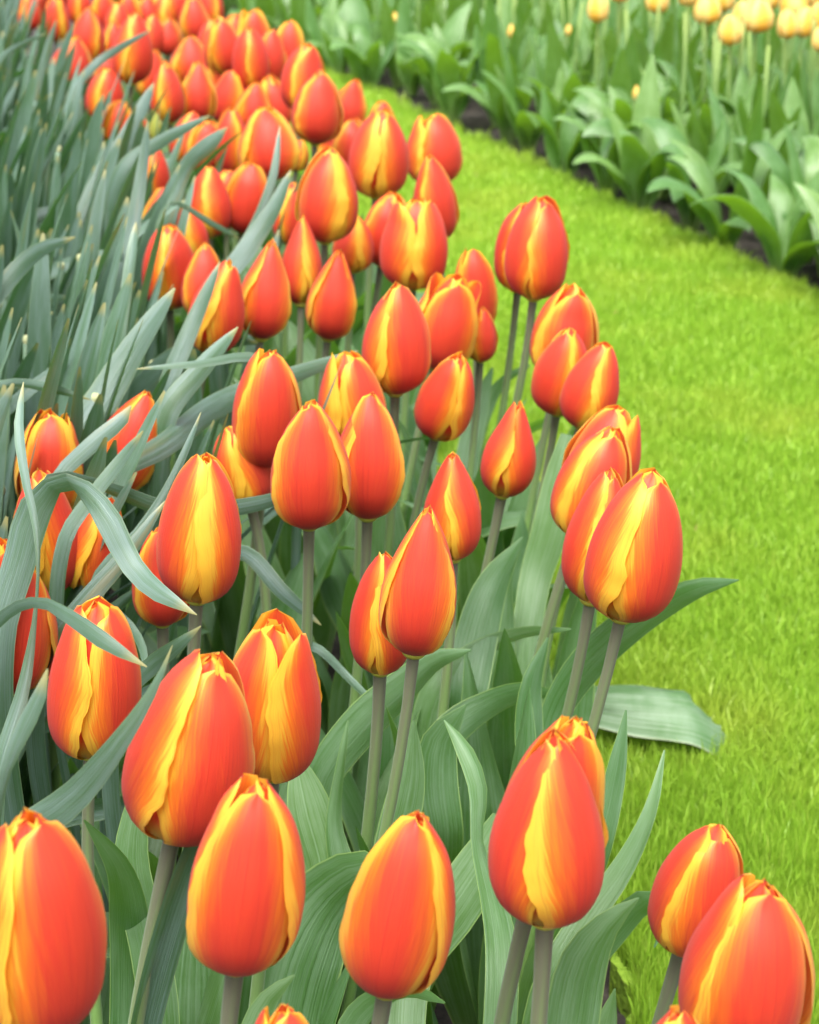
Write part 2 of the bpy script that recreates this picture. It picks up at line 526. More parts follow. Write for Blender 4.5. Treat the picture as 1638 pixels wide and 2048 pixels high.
def make_flower(parent, loc, axis, L, R, face, g, openness, yel, mat=None, res=1.0):
    """flower > six petals; axis = world direction of the head, face = angle of an outer petal from the camera, + to the right"""
    zv = axis.normalized()
    toc = (CAM - (parent.location + loc))
    xv = (toc - zv * toc.dot(zv)).normalized()
    yv = zv.cross(xv)
    rot = Matrix((xv, yv, zv)).transposed().to_euler()
    h = L
    fm = lathe('flower', [(0.0005, -0.01 * h), (0.055 * h, -0.008 * h), (0.075 * h, 0.012 * h), (0.085 * h, 0.04 * h), (0.05 * h, 0.06 * h), (0.035 * h, 0.2 * h), (0.04 * h, 0.32 * h), (0.0005, 0.34 * h)], M_FOOT)
    fo = link('flower', fm, parent, loc, rot)
    rnd = g.uniform(0, 1)
    g2 = (g.uniform(0.86, 1.2),)
    sk = 1 if g.uniform() < 0.5 else -1
    for i in range(6):
        inner = i >= 3
        phi = R_(face) + i * 2 * math.pi / 3 + (math.pi / 3 if inner else 0) + g.normal(0, 0.05)
        pm = petal_mesh(L, R, phi, g, inner, openness, yel + g.normal(0, 0.06), (rnd + i * 0.137) % 1.0, mat, sk, res, g2)
        link('petal', pm, fo)
    return fo

def make_stem(parent, p0, p1, axis, r, mat):
    """p0 = foot, p1 = under the flower, both in the thing's own coordinates"""
    p0, p1 = Vector(p0), Vector(p1)
    h = (p1 - p0).length
    c1 = p0 + Vector((0, 0, 1)) * h * 0.35
    c2 = p1 - axis.normalized() * h * 0.35
    pts, rads = [], []
    for i in range(15):
        t = i / 14
        pts.append(p0 * (1 - t) ** 3 + c1 * 3 * t * (1 - t) ** 2 + c2 * 3 * t * t * (1 - t) + p1 * t ** 3)
        rads.append(r * (1.18 - 0.24 * t + (0.12 if i == 14 else 0)))
    return link('stem', tube_mesh('stem', pts, rads, mat), parent)

# ------------------------------------------------------------------ leaves
WT_T = [0, .1, .28, .46, .66, .84, .95, 1.0]
WT_V = [.34, .48, .86, 1.0, .86, .50, .20, .012]
WN_T = [0, .1, .4, .75, .9, .96, 1.0]
WN_V = [.80, .85, 1.0, .96, .72, .46, .10]

def leaf_verts(az, L, W, a0, a1, pw, fold, twist, wave, g, kind='t', nu=9, ns=26, r0=0.004, side=0.0):
    """a leaf growing from the origin: a0/a1 = angle from upright at foot and tip"""
    s = np.linspace(0, 1, ns)
    a = a0 + (a1 - a0) * s ** pw
    azs = az + side * s ** 1.5
    T = np.stack([np.sin(a) * np.cos(azs), np.sin(a) * np.sin(azs), np.cos(a)], 1)
    P = np.cumsum(np.vstack([np.zeros((1, 3)), (T[:-1] + T[1:]) * 0.5 * L / (ns - 1)]), 0)
    P += np.array([math.cos(az) * r0, math.sin(az) * r0, -0.004])
    B = np.stack([-np.sin(azs), np.cos(azs), 0 * azs], 1)
    return sheet(P, T, B, s, W, fold, twist, wave, g, kind, nu)

def sheet(P, T, B, s, W, fold, twist, wave, g, kind, nu, roll=None):
    ns = len(s)
    prof = cr(WT_T, WT_V, s) if kind == 't' else cr(WN_T, WN_V, s)
    w = np.asarray(W) * prof if kind != 'raw' else np.asarray(W)
    B = B / np.linalg.norm(B, axis=1, keepdims=True)
    N = np.cross(T, B)
    tw = (twist * s ** 1.3) if roll is None else roll
    tw = tw[:, None]
    B2 = B * np.cos(tw) + N * np.sin(tw)
    N2 = N * np.cos(tw) - B * np.sin(tw)
    u = np.linspace(-1, 1, nu)
    ph1, ph2 = g.uniform(0, 6.3, 2)
    kf = g.uniform(1.2, 2.4)
    V = np.empty((ns, nu, 3))
    for i, uu in enumerate(u):
        lift = fold * w * (abs(uu) ** 1.6) * (1 - 0.55 * s)
        lift = lift + wave * w * abs(uu) ** 2 * np.sin(6.28 * kf * s + (ph1 if uu > 0 else ph2)) * np.sin(np.pi * s)
        span = w * uu * (1 - 0.22 * fold * abs(uu))
        V[:, i] = P + B2 * span[:, None] - N2 * lift[:, None]
    uv = np.empty((ns, nu, 2))
    uv[:, :, 0] = (u + 1) / 2
    uv[:, :, 1] = s[:, None]
    return V.reshape(-1, 3), uv.reshape(-1, 2), (nu, ns)

def leaf_mesh(mat, data):
    V, uv, (nu, ns) = data
    return mesh_from('leaf', V, grid_faces(nu, ns), mat, uv)

def tulip_leaf(g, az, big=1.0, mat=None, floppy=None):
    flop = g.uniform() if floppy is None else floppy
    L = g.uniform(0.19, 0.26) * big
    W = g.uniform(0.019, 0.029) * big
    a0 = g.uniform(R_(4), R_(16))
    a1 = R_(15) + flop * R_(35) if flop < 0.62 else R_(55) + (flop - 0.62) / 0.38 * R_(70)
    return leaf_mesh(mat or M_TLEAF, leaf_verts(az, L, W, a0, a1, g.uniform(1.4, 2.4), g.uniform(0.25, 0.65), g.normal(0, 0.5), g.uniform(0.05, 0.2), g, 't', side=g.normal(0, 0.35)))

def ribbon(ctrl, ground, origin, kind, g, fold=0.35, wave=0.06, ns=44, nu=9, flip=1.0):
    """a leaf through control points (pixel x, pixel y, depth, full width in pixels, roll degrees), tip first; ground = its foot"""
    pts = [at(c[0], c[1], c[2]) for c in ctrl]
    wid = [c[3] * c[2] / FPX * (0.43 if kind == 'n' else 0.5) for c in ctrl]
    rol = [R_(c[4]) if len(c) > 4 else 0.0 for c in ctrl]
    if ground is not None:
        last = pts[-1]
        gp = Vector(ground)
        mid = last.lerp(gp, 0.5); mid.z = last.z * 0.55
        pts += [mid, gp]
        wid += [wid[-1] * 0.9, wid[-1] * 0.5]
        rol += [rol[-1] * 0.5, 0.0]
    if kind == 'n':
        wid[0] = max(wid[0], 0.42 * wid[1])
    pts.reverse(); wid.reverse(); rol.reverse()
    P = np.array([tuple(p) for p in pts])
    d = np.concatenate([[0], np.cumsum(np.linalg.norm(P[1:] - P[:-1], axis=1))])
    d /= d[-1]
    s = np.linspace(0, 1, ns)
    C = cr(d, P, s)
    w = cr(d, np.array(wid), s).clip(0.0003)
    if kind == 'n':                                   # rounded strap tip
        w *= np.sqrt(np.clip(1 - ((s - 0.94) / 0.06).clip(0, 1) ** 2, 0.02, 1))
    rl = cr(d, np.array(rol), s)
    T = np.gradient(C, axis=0)
    T /= np.linalg.norm(T, axis=1, keepdims=True)
    view = np.array(tuple(CAM)) - C
    B = np.cross(view, T) * flip
    V, uv, dims = sheet(C - np.array(tuple(origin)), T, B, s, w, fold, 0, wave, g, 'raw', nu, rl)
    return V, uv, dims

# ------------------------------------------------------------------ red and yellow tulips
# (foot of head x, y, tip x, y, width, face, openness, yellow, stem lean, label)
G_BED = 'red and yellow tulips in the bed'
TUL = [
 (70, 2062, 62, 1612, 285, 38, .25, .40, -.05, 'large orange red tulip cut off by the lower left corner, pointed upright tips'),
 (345, 1672, 430, 1300, 256, 37, .12, .50, -.13, 'big egg-shaped red tulip with an olive foot, lower left, overlapping a yellow-banded open tulip'),
 (545, 1553, 553, 1218, 198, 58, .42, .72, -.10, 'tulip with three open orange tips, behind the big egg-shaped red tulip'),
 (470, 1938, 520, 1556, 238, -4, .16, .50, -.03, 'tulip showing one broad red petal edged yellow on both sides, front row, rounded bent tip'),
 (770, 1985, 838, 1618, 222, -8, .14, .58, -.02, 'front row tulip with a red tapering petal between two yellow stripes, above bare soil'),
 (1090, 1845, 1108, 1452, 240, 54, .10, .46, -.05, 'plump red tulip with a ragged yellow seam up its middle, another close behind it'),
 (1062, 1790, 1150, 1400, 205, 20, .35, .66, -.08, 'tulip mostly hidden behind the plump red one, yellow right flank and open tip showing'),
 (1362, 1900, 1436, 1628, 182, 40, .15, .42, -.12, 'pinkish red tulip over the lawn, behind the large one at the lower right corner'),
 (1462, 2110, 1530, 1736, 265, 25, .22, .40, -.08, 'large coral red tulip at the lower right corner over the grass, orange left edge'),
 (1350, 2330, 1362, 2028, 200, 10, .25, .45, -.05, 'tulip with only orange tips above the bottom edge, below the large corner tulip'),
 (572, 2290, 568, 2012, 190, 30, .3, .45, -.05, 'tulip with only two orange tips above the bottom edge, below the one-broad-petal tulip'),
 (180, 1512, 197, 1200, 188, 50, .16, .50, .01, 'red tulip with a crumpled top crossed by a grey strap leaf, left front'),
 (22, 1382, 56, 1120, 160, 10, .12, .35, .0, 'pinkish red tulip cut by the left edge, half hidden by blue-grey strap leaves'),
 (95, 1190, 82, 925, 142, 52, .12, .55, -.03, 'tulip behind the big arching strap leaf at the left, yellow band low on its right'),
 (98, 1030, 105, 815, 138, -8, .28, .66, -.02, 'tulip with a yellow crown near the left edge, behind a vertical grey leaf'),
 (165, 1176, 218, 995, 128, 50, .12, .50, -.05, 'tulip largely covered by the white arch of a bent strap leaf, yellow seam facing right'),
 (222, 985, 296, 786, 132, 8, .08, .42, -.08, 'leaning pointed red tulip among crossing strap leaves, left of centre'),
 (-12, 1270, 8, 1062, 110, 20, .25, .40, .0, 'sliver of an orange tulip at the very left edge'),
 (325, 1252, 318, 1056, 122, 12, .12, .50, -.02, 'smaller tulip tucked behind the yellow-banded egg tulip, a strap leaf crossing it'),
 (393, 1203, 412, 905, 172, 62, .12, .74, -.03, 'egg-shaped tulip with a wide clear yellow band straight up its front, left of centre'),
 (502, 1012, 458, 848, 118, 48, .14, .60, -.05, 'tulip with a yellow fold peeping out under two larger tulips, centre left'),
 (527, 930, 545, 690, 142, 16, .14, .46, -.14, 'red tulip with its long bare stem crossing in front of a yellow-folded tulip, centre left'),
 (618, 1055, 622, 793, 166, 4, .10, .44, -.04, 'broad smooth red tulip, left one of the close pair in the middle'),
 (735, 1038, 742, 784, 148, 10, .12, .50, -.08, 'tulip with yellow rims, right one of the close pair in the middle'),
 (712, 905, 692, 700, 138, 40, .30, .72, -.06, 'bright orange tulip half hidden behind the close pair in the middle'),
 (760, 1347, 768, 1104, 130, 50, .10, .50, -.09, 'red tulip tucked behind a pointed one, olive foot and straight brown stem showing'),
 (827, 1310, 858, 1010, 158, -2, .06, .52, -.15, 'pointed red tulip with pale yellow-green foot, in front of its twin at the centre'),
 (905, 1122, 906, 908, 122, 56, .08, .52, -.08, 'pointed tulip with a slim yellow seam, just right behind the centre pair'),
 (1003, 994, 1040, 800, 112, 50, .06, .50, -.15, 'small pointed tulip on its own against green leaves, slanting yellow seam'),
 (1240, 1240, 1308, 940, 192, 48, .14, .64, -.18, 'large oval red tulip with broad yellow seam, front one of the cluster beside the lawn'),
 (1180, 1206, 1222, 936, 142, 50, .12, .60, -.16, 'tulip squeezed behind the large oval one by the lawn, left of it'),
 (1150, 1075, 1228, 850, 150, 22, .16, .62, -.14, 'tulip with a wide yellow-rimmed petal in the cluster beside the lawn'),
 (1172, 1010, 1248, 820, 150, -30, .34, .60, -.12, 'rearmost tulip of the cluster beside the lawn, crinkled open orange top'),
 (870, 876, 922, 695, 116, -36, .14, .48, -.10, 'dark red tulip with yellow right seam below the nodding open tulip, right of centre'),
 (790, 790, 795, 562, 138, 36, .18, .48, -.04, 'deep red tulip with three spiky orange tips and a yellow flame, upper middle'),
 (868, 738, 916, 548, 136, 4, .55, .62, -.14, 'tilted tulip with frilled open yellow mouth, leaning right in the upper middle'),
 (952, 664, 945, 494, 92, 8, .15, .42, -.06, 'plain red tulip behind the frilled open tulip, against the lawn'),
 (960, 724, 966, 610, 66, 40, .10, .46, -.08, 'little red tulip low between stems, under the plain red one by the lawn'),
 (1113, 829, 1140, 646, 120, -40, .12, .46, -.13, 'closed red tulip overlapping two others at the lawn edge, yellow seam on its right'),
 (1112, 760, 1150, 564, 138, 14, .28, .54, -.12, 'tulip with pale crinkled top behind the closed red one at the lawn edge'),
 (1160, 856, 1212, 684, 116, -48, .10, .58, -.12, 'tulip jutting farthest right over the lawn behind the closed red one, yellow centre band'),
 (1066, 600, 1086, 394, 130, 46, .22, .20, -.17, 'tall almost wholly red tulip standing alone above the lawn'),
 (1035, 582, 1050, 396, 108, 24, .16, .30, -.10, 'red tulip half behind the tall lone one above the lawn, on its own thin stem'),
 (825, 578, 836, 395, 140, 58, .38, .62, -.05, 'tulip with an open pale mouth and wide yellow band, upper middle'),
 (762, 532, 788, 380, 104, 4, .20, .44, -.05, 'pink-red tulip behind the pale-mouthed open tulip, on its left'),
 (878, 484, 860, 304, 92, 30, .10, .60, -.05, 'tulip with a pointed yellow-rimmed petal standing behind the pale-mouthed open tulip'),
 (868, 372, 866, 240, 96, 26, .20, .50, -.05, 'rear tulip farthest up along the lawn edge, soft red with yellow seam'),
 (650, 486, 662, 294, 126, -32, .16, .68, -.05, 'dark red tulip with a bright yellow double flame on its right, upper left middle'),
 (750, 396, 764, 232, 104, 58, .22, .70, -.04, 'tulip with two vertical yellow stripes, behind and right of the double-flame tulip'),
 (700, 348, 704, 244, 74, 10, .14, .46, -.03, 'red tulip partly behind the two-striped tulip, on its left'),
 (704, 546, 712, 430, 84, -40, .14, .66, -.03, 'small tulip beneath the double-flame tulip, yellow on its right side'),
 (602, 612, 604, 432, 86, -42, .06, .56, -.05, 'slim pointed tulip with half yellow face, just above a coral bud-shaped tulip'),
 (655, 680, 680, 496, 104, 4, .05, .46, -.06, 'coral bud-shaped tulip with one smooth petal to the front, upper middle'),
 (520, 680, 545, 478, 110, 12, .06, .52, -.03, 'smooth coral tulip with yellow left margin, beside a strap leaf tip'),
 (415, 706, 460, 515, 116, 46, .08, .56, -.06, 'red tulip crossed diagonally by a dark strap leaf, centre left'),
 (340, 616, 338, 440, 114, 46, .12, .44, -.02, 'dark red tulip with crimped tip at the edge of the strap leaves, centre left'),
 (402, 640, 410, 486, 90, 10, .12, .36, -.03, 'plain red tulip behind the leaf-crossed one, centre left'),
 (382, 520, 374, 406, 82, 62, .10, .66, -.02, 'tulip with a yellow stripe at its peak behind the dark red crimped one'),
 (300, 496, 326, 372, 70, 8, .08, .50, -.03, 'narrow pink tulip with a yellow left edge beside the tallest dark strap leaf'),
 (420, 476, 416, 330, 94, 50, .10, .52, -.02, 'orange-flamed tulip under the curled dark strap leaf'),
 (484, 466, 505, 324, 100, 6, .26, .40, -.03, 'wide pink-red tulip right of the curled dark strap leaf'),
 (578, 490, 588, 362, 72, 30, .12, .36, -.03, 'orange red tulip left behind the double-flame tulip'),
 (545, 362, 532, 225, 108, 4, .14, .62, -.03, 'tulip outlined in yellow behind the thin grey upright strap leaf'),
 (455, 430, 458, 338, 80, 20, .15, .40, -.02, 'tulip of which a pink shoulder shows behind the wide pink-red one'),
 (410, 345, 414, 248, 74, 12, .15, .50, -.02, 'tulip whose pale pink top rises behind the curled dark strap leaf'),
 (466, 352, 462, 224, 62, -34, .12, .55, -.02, 'slim tulip with an orange right flank, left of the yellow-outlined tulip'),
 (372, 330, 384, 232, 66, 30, .14, .44, -.02, 'soft red tulip behind the flat dark strap leaf tip'),
 (304, 402, 310, 288, 66, 52, .12, .56, -.01, 'tulip showing between two upright strap leaves with a thin yellow seam'),
 (592, 342, 604, 284, 36, -30, .10, .74, -.02, 'tiny two-tone bud-like tulip low under the large smooth red one'),
 (630, 290, 640, 152, 90, 14, .14, .34, -.05, 'large smooth red tulip at the right flank of the crowded far group'),
 (686, 268, 708, 166, 68, 8, .08, .40, -.05, 'pointed red tulip sticking out right of the crowded far group'),
 (758, 300, 766, 210, 52, 10, .25, .36, -.05, 'tulip top peeping over the two-striped tulip by the lawn'),
 (600, 226, 612, 98, 76, 40, .26, .48, -.04, 'open-tipped orange tulip against the dark leaves at the far group edge'),
 (555, 262, 540, 160, 62, 20, .12, .46, -.03, 'tulip with rounded top, right of a pair in the far group'),
 (502, 268, 512, 172, 66, 4, .08, .54, -.02, 'clean coral petal tulip, left of a pair in the far group'),
 (452, 252, 468, 146, 70, -34, .10, .50, -.02, 'tulip with a yellow right seam in the middle of the far group'),
 (395, 246, 397, 132, 66, 2, .08, .52, -.02, 'tulip with one yellow-rimmed pink petal, next to a mostly yellow one'),
 (340, 248, 332, 128, 62, 40, .10, .72, -.02, 'mostly yellow and red tulip above the pale green bud'),
 (384, 172, 380, 84, 72, 6, .08, .50, -.02, 'pointed pink tulip above the yellow-rimmed pink petal one'),
 (505, 182, 500, 70, 62, 50, .22, .36, -.02, 'deep orange tulip in the far group right of centre'),
 (525, 176, 546, 72, 62, 20, .12, .34, -.02, 'red tulip leaning on the deep orange one in the far group'),
 (572, 165, 580, 56, 62, 0, .22, .68, -.03, 'far tulip with a bright yellow top against the dark leaves'),
 (506, 132, 505, 32, 64, 10, .22, .62, -.02, 'farthest orange tulip standing clear against the dark leaves'),
 (452, 152, 440, 48, 64, 24, .16, .48, -.02, 'far tulip with a coral front petal left of the deep orange one'),
 (390, 86, 386, 2, 50, 10, .12, .44, -.02, 'far red tulip under the topmost one beside the dark green gap'),
 (420, 56, 418, -22, 46, -30, .14, .50, -.02, 'topmost red tulip cut by the upper edge, next to the dark leaves'),
 (336, 112, 338, 44, 50, 8, .10, .40, -.02, None),
 (297, 62, 295, 2, 42, 10, .12, .40, -.02, None),
 (262, 170, 268, 42, 68, 46, .12, .56, -.01, 'far tulip with an orange base flame, touched by a thin dark leaf tip'),
 (172, 126, 180, 26, 58, -30, .10, .44, .0, 'far red tulip with one yellow right edge among grey leaf tips, upper left'),
 (114, 84, 112, 4, 44, -28, .12, .58, .0, 'far orange tulip farthest left under the upper edge'),
 (135, 178, 152, 86, 70, 20, .10, .54, .0, 'far tulip cut by many grey leaf tips, upper left, yellow streak'),
 (206, 244, 214, 144, 66, 40, .14, .48, .0, 'tulip behind two thin upright grey leaves, upper left'),
 (214, 172, 214, 116, 46, 10, .12, .34, .0, None),
 (228, 290, 240, 206, 60, 6, .14, .56, .0, 'tulip deep in the strap leaves, only a slanting yellow-red patch showing'),
 (270, 316, 282, 234, 40, 10, .10, .42, .0, 'red tulip reduced to a thin slip between upright strap leaves'),
 (60, 62, 58, -5, 38, 30, .14, .6, .0, None), (80, 40, 82, -32, 40, 10, .14, .4, .0, None),
 (158, 50, 160, -22, 42, 50, .14, .5, .0, None), (205, 60, 208, -12, 42, 10, .14, .6, .0, None),
 (232, 82, 236, 14, 42, 40, .12, .5, .0, None), (262, 66, 258, -6, 40, 0, .12, .6, .0, None),
 (330, 62, 332, -8, 44, 50, .12, .5, .0, None), (355, 50, 352, -26, 42, 20, .12, .5, .0, None),
 (300, 115, 306, 40, 44, 40, .12, .56, .0, None), (225, 122, 228, 52, 42, 20, .12, .44, .0, None),
 (420, 130, 422, 50, 48, 50, .12, .5, .0, None), (300, 200, 306, 112, 52, 20, .12, .6, .0, None),
 (420, 215, 432, 120, 56, 40, .2, .6, .0, None), (475, 120, 470, 40, 50, 20, .14, .46, .0, None),
 (550, 215, 560, 120, 56, 30, .14, .5, .0, None), (650, 330, 668, 240, 60, 20, .14, .5, .0, None),
 (125, 18, 122, -50, 38, 10, .14, .5, .0, None), (240, 10, 240, -58, 38, 30, .14, .5, .0, None),
 (290, 4, 288, -62, 38, 0, .14, .5, .0, None), (370, 8, 372, -58, 38, 50, .14, .5, .0, None),
]
FAR_LABEL = 'blurred red and orange tulip in the densely crowded far end of the bed'

tulips = []
def build_tulip(i, rec):
    bx, by, tx, ty, wpx, face, op, yel, lean, label = rec
    g = np.random.default_rng(1000 + i)
    op = op * 1.55 if op > 0.19 else op
    if by < 400:
        k_ = 1.10 if by > 200 else 1.16
        tx, ty, wpx = bx + (tx - bx) * k_, by + (ty - by) * k_, wpx * k_
    far = label is None or (by < 260)
    # depth from the usual head length, then kept within the usual stem heights
    Lt = 0.071 * g.uniform(0.97, 1.03)
    z1 = 1.0
    def span(d):
        b = at(bx, by, d)
        # tip on the upright plane through the foot that faces the camera
        ray = at(tx, ty, 1.0) - CAM
        t = (b.y - CAM.y) / ray.y
        return b, CAM + ray * t
    b, t = span(1.0)
    dep = Lt / (t - b).length
    hz = at(bx, by, dep).z
    hz = min(max(hz, 0.275), 0.315)
    dep = depth_at(by, hz)
    b, t = span(dep)
    L = (t - b).length * 1.0
    R = wpx * dep / FPX * 0.5 * (1.0 if by < 400 else 0.93)
    axis = (t - b)
    axis.y += L * (g.normal(-0.02, 0.06))
    foot = Vector((b.x + lean * b.z * 0.93, b.y + g.normal(0.0, 0.012) + 0.004, 0.0))
    th = thing('tulip', label or FAR_LABEL, 'tulip', foot, 0, G_BED if label else 'blurred tulips at the far end of the bed')
    make_flower(th, b - foot, axis, L, R, face, g, op, yel, None, 0.5 if far else 1.0)
    make_stem(th, (0, 0, -0.005), b - foot, axis, 0.0027 * g.uniform(0.95, 1.1), M_STEM)
    az0 = g.uniform(0, 6.28)
    for j in range(3):
        link('leaf', tulip_leaf(g, az0 + j * 2.2 + g.normal(0, 0.3), 1.0, None, 0.1 + 0.1 * j if i in (28, 29, 30, 31, 32) else None), th)
    tulips.append((th, foot, dep))
    return th
for i, rec in enumerate(TUL):
    build_tulip(i, rec)

# a pale green bud low among the strap leaves
gb = np.random.default_rng(77)
bp = at(312, 285, depth_at(285, 0.30))
bf = Vector((bp.x, bp.y, 0))
bud = thing('tulip_bud', 'closed pale green tulip bud beside the flat dark strap leaf tip', 'tulip', bf)
make_flower(bud, bp - bf, Vector((0.0, 0, 1)), 0.035, 0.0075, 10, gb, 0.0, 0.5, M_BUD)
make_stem(bud, (0, 0, 0), bp - bf, Vector((0, 0, 1)), 0.0024, M_YSTEM)
link('leaf', tulip_leaf(gb, 2.0), bud)

# leaves of the nearer tulips that the photograph shows one by one: (owner, tip-first control points)
TLEAVES = [
 (29, [(1478, 1160, .93, 3, 10), (1400, 1176, .93, 46, 25), (1320, 1215, .94, 74, 30), (1240, 1268, .95, 84, 20), (1165, 1340, .96, 80, 10), (1110, 1430, .97, 66)]),
 (6, [(888, 1440, .80, 3), (930, 1500, .79, 40, 20), (957, 1570, .78, 48, 30), (957, 1680, .76, 36, 40), (985, 1790, .74, 56, 10), (1003, 1900, .72, 72), (1000, 2050, .71, 76)]),
 (5, [(1329, 1500, .74, 3), (1302, 1620, .73, 34, 30), (1245, 1740, .71, 54, 20), (1180, 1830, .70, 66, 10), (1110, 1960, .69, 84), (1082, 2070, .69, 88)]),
 (5, [(1278, 1796, .66, 4), (1222, 1842, .66, 56, 25), (1172, 1920, .66, 104, 15), (1140, 2070, .66, 118)]),
 (7, [(1308, 1895, .71, 4, 40), (1334, 1826, .71, 34, 40), (1298, 1800, .72, 52, 30), (1228, 1862, .73, 62, 10), (1165, 1950, .74, 64)]),
 (3, [(800, 1775, .80, 20, 30), (735, 1750, .81, 118, 35), (655, 1806, .82, 176, 25), (600, 1900, .82, 214, 10), (562, 2060, .82, 200)]),
 (6, [(1004, 1632, .86, 40, 10), (972, 1712, .86, 98), (905, 1818, .86, 112), (822, 1950, .86, 92)]),
 (26, [(1122, 1390, 1.0, 8, 20), (1050, 1385, 1.0, 46, 30), (980, 1410, .99, 66, 30), (902, 1462, .98, 78, 15), (850, 1540, .97, 62)]),
 (25, [(942, 1300, .95, 4), (872, 1322, .95, 52, 30), (800, 1382, .95, 86, 25), (720, 1455, .95, 92, 10), (640, 1570, .95, 80)]),
 (27, [(1142, 1258, 1.06, 4), (1040, 1268, 1.06, 34, 40), (950, 1310, 1.05, 58, 30), (868, 1384, 1.04, 60)]),
 (28, [(1096, 1275, .97, 4), (1066, 1360, .97, 46, 25), (1058, 1455, .97, 62), (1060, 1570, .97, 56)]),
 (28, [(1046, 1074, 1.06, 4), (992, 1160, 1.06, 70, 15), (952, 1280, 1.05, 96), (930, 1410, 1.04, 88)]),
 (26, [(828, 1440, .87, 5), (818, 1560, .87, 72, 10), (790, 1680, .87, 84), (758, 1790, .87, 62)]),
 (27, [(932, 1410, .90, 4), (882, 1480, .90, 78, 15), (872, 1570, .90, 96), (884, 1660, .90, 92)]),
 (25, [(696, 1440, .86, 3), (681, 1540, .86, 26, 40), (670, 1650, .86, 42, 30), (690, 1760, .86, 62)]),
 (2, [(586, 1490, .86, 5), (618, 1610, .86, 96, 10), (652, 1760, .86, 92)]),
 (29, [(1252, 1420, .79, 4), (1232, 1550, .79, 46, 20), (1200, 1690, .79, 52)]),
 (1, [(168, 1640, .70, 4), (240, 1740, .72, 60, 20), (260, 1860, .74, 90), (262, 2060, .76, 96)]),
 (3, [(590, 1950, .70, 4), (540, 1995, .70, 46, 30), (505, 2070, .70, 60)]),
 (1, [(285, 1560, .74, 40, 10), (262, 1720, .74, 74), (300, 1900, .74, 84), (320, 2060, .74, 84)]),
 (4, [(890, 2006, .75, 4), (830, 1985, .75, 40, 50), (770, 1990, .76, 50, 30), (700, 2060, .77, 60)]),
 (29, [(1140, 870, 1.2, 40, 10), (1120, 960, 1.2, 70), (1100, 1060, 1.2, 80), (1070, 1160, 1.2, 70)]),
 (41, [(985, 735, 1.45, 4), (962, 800, 1.45, 38), (938, 900, 1.44, 50), (925, 1000, 1.43, 50)]),
 (36, [(1060, 730, 1.5, 4), (1010, 760, 1.5, 26, 40), (960, 840, 1.5, 40)]),
]
for n, (own, ctrl) in enumerate(TLEAVES):
    th, foot, dep = tulips[own]
    g = np.random.default_rng(500 + n)
    link('leaf', leaf_mesh(M_TLEAF, ribbon(ctrl, foot + Vector((0, 0, -0.004)), foot, 't', g, g.uniform(0.2, 0.45), 0.05)), th)

# a torn broad leaf lying out on the grass
g = np.random.default_rng(9)
orig = on_plane(1300, 1440, 0.02)
lp = [on_plane(1428, 1432, .034), on_plane(1385, 1422, .042), on_plane(1310, 1412, .046), on_plane(1230, 1408, .046), on_plane(1150, 1405, .042), on_plane(1060, 1410, .03)]
C = np.array([tuple(p) for p in lp[::-1]])
d = np.linspace(0, 1, len(C)); s = np.linspace(0, 1, 34)
Cs = cr(d, C, s)
T = np.gradient(Cs, axis=0); T /= np.linalg.norm(T, axis=1, keepdims=True)
B = np.cross(np.tile([0, -0.42, 0.9], (34, 1)), T)
w = cr([0, .3, .6, .9, .97, 1], [.012, .019, .023, .021, .017, .013], s)
ft = thing('torn_leaf', 'broad ribbed tulip leaf with a torn pale end lying flat on the grass', 'leaf', orig)
V, uv, dims = sheet(Cs - np.array(tuple(orig)), T, B, s, w, -0.2, 0, 0.12, g, 'raw', 15, np.zeros(34))
V = V.reshape(34, 15, 3)
uu = np.linspace(-1, 1, 15)[None, :]
ends = sstep(0.75, 1.0, s)[:, None]
V[:, :, 2] -= 0.022 * uu ** 2 * (0.6 + 0.4 * ends) + 0.010 * ends - 0.006 - 0.0016 * np.sin(uu * 17 + s[:, None])
V[:, :, 0] += ends * (-0.016 * uu - 0.010 * uu ** 2 + g.normal(0, 0.0014, (34, 15)) * (s[:, None] > 0.96))
V[:, :, 1] += 0.004 * np.sin(s[:, None] * 7 + uu) * (np.abs(uu) > 0.5)
link('blade', mesh_from('blade', V.reshape(-1, 3), grid_faces(*dims), M_TORN, uv), ft)

# ------------------------------------------------------------------ daffodil leaf clumps on the left
def strap_leaf(g, lean_az, hgt=1.0):
    L = g.uniform(0.30, 0.41) * hgt
    W = g.uniform(0.0064, 0.0106)
    a0 = abs(g.normal(R_(7), R_(4)))
    bend = g.uniform()
    a1 = a0 + (R_(8) + bend * R_(22) if bend < 0.85 else R_(50) + g.uniform() * R_(45))
    az = lean_az + g.normal(0, 0.55)
    return leaf_mesh(M_NLEAF, leaf_verts(az, L, W, a0, a1, g.uniform(1.3, 2.6), g.uniform(0.15, 0.5), g.normal(0, 0.9), 0.03, g, 'n', 7, 26, g.uniform(0.002, 0.012), g.normal(0, 0.25)))

def cut_stalk(parent, g):
    h = g.uniform(0.27, 0.36)
    a, az = abs(g.normal(R_(9), R_(4))), g.normal(0.1, 0.5)
    top = Vector((math.sin(a) * math.cos(az), math.sin(a) * math.sin(az), math.cos(a))) * h
    st = link('cut_stalk', tube_mesh('cut_stalk', [top * (i / 8) for i in range(9)], [0.0026] * 9, M_STALK, 8, True), parent)
    e = top.normalized()
    tip = tube_mesh('cut_end', [top - e * 0.0005, top + e * 0.002, top + e * 0.0045], [0.0027, 0.0029, 0.0019], M_CUT, 8, True)
    link('cut_end', tip, st)

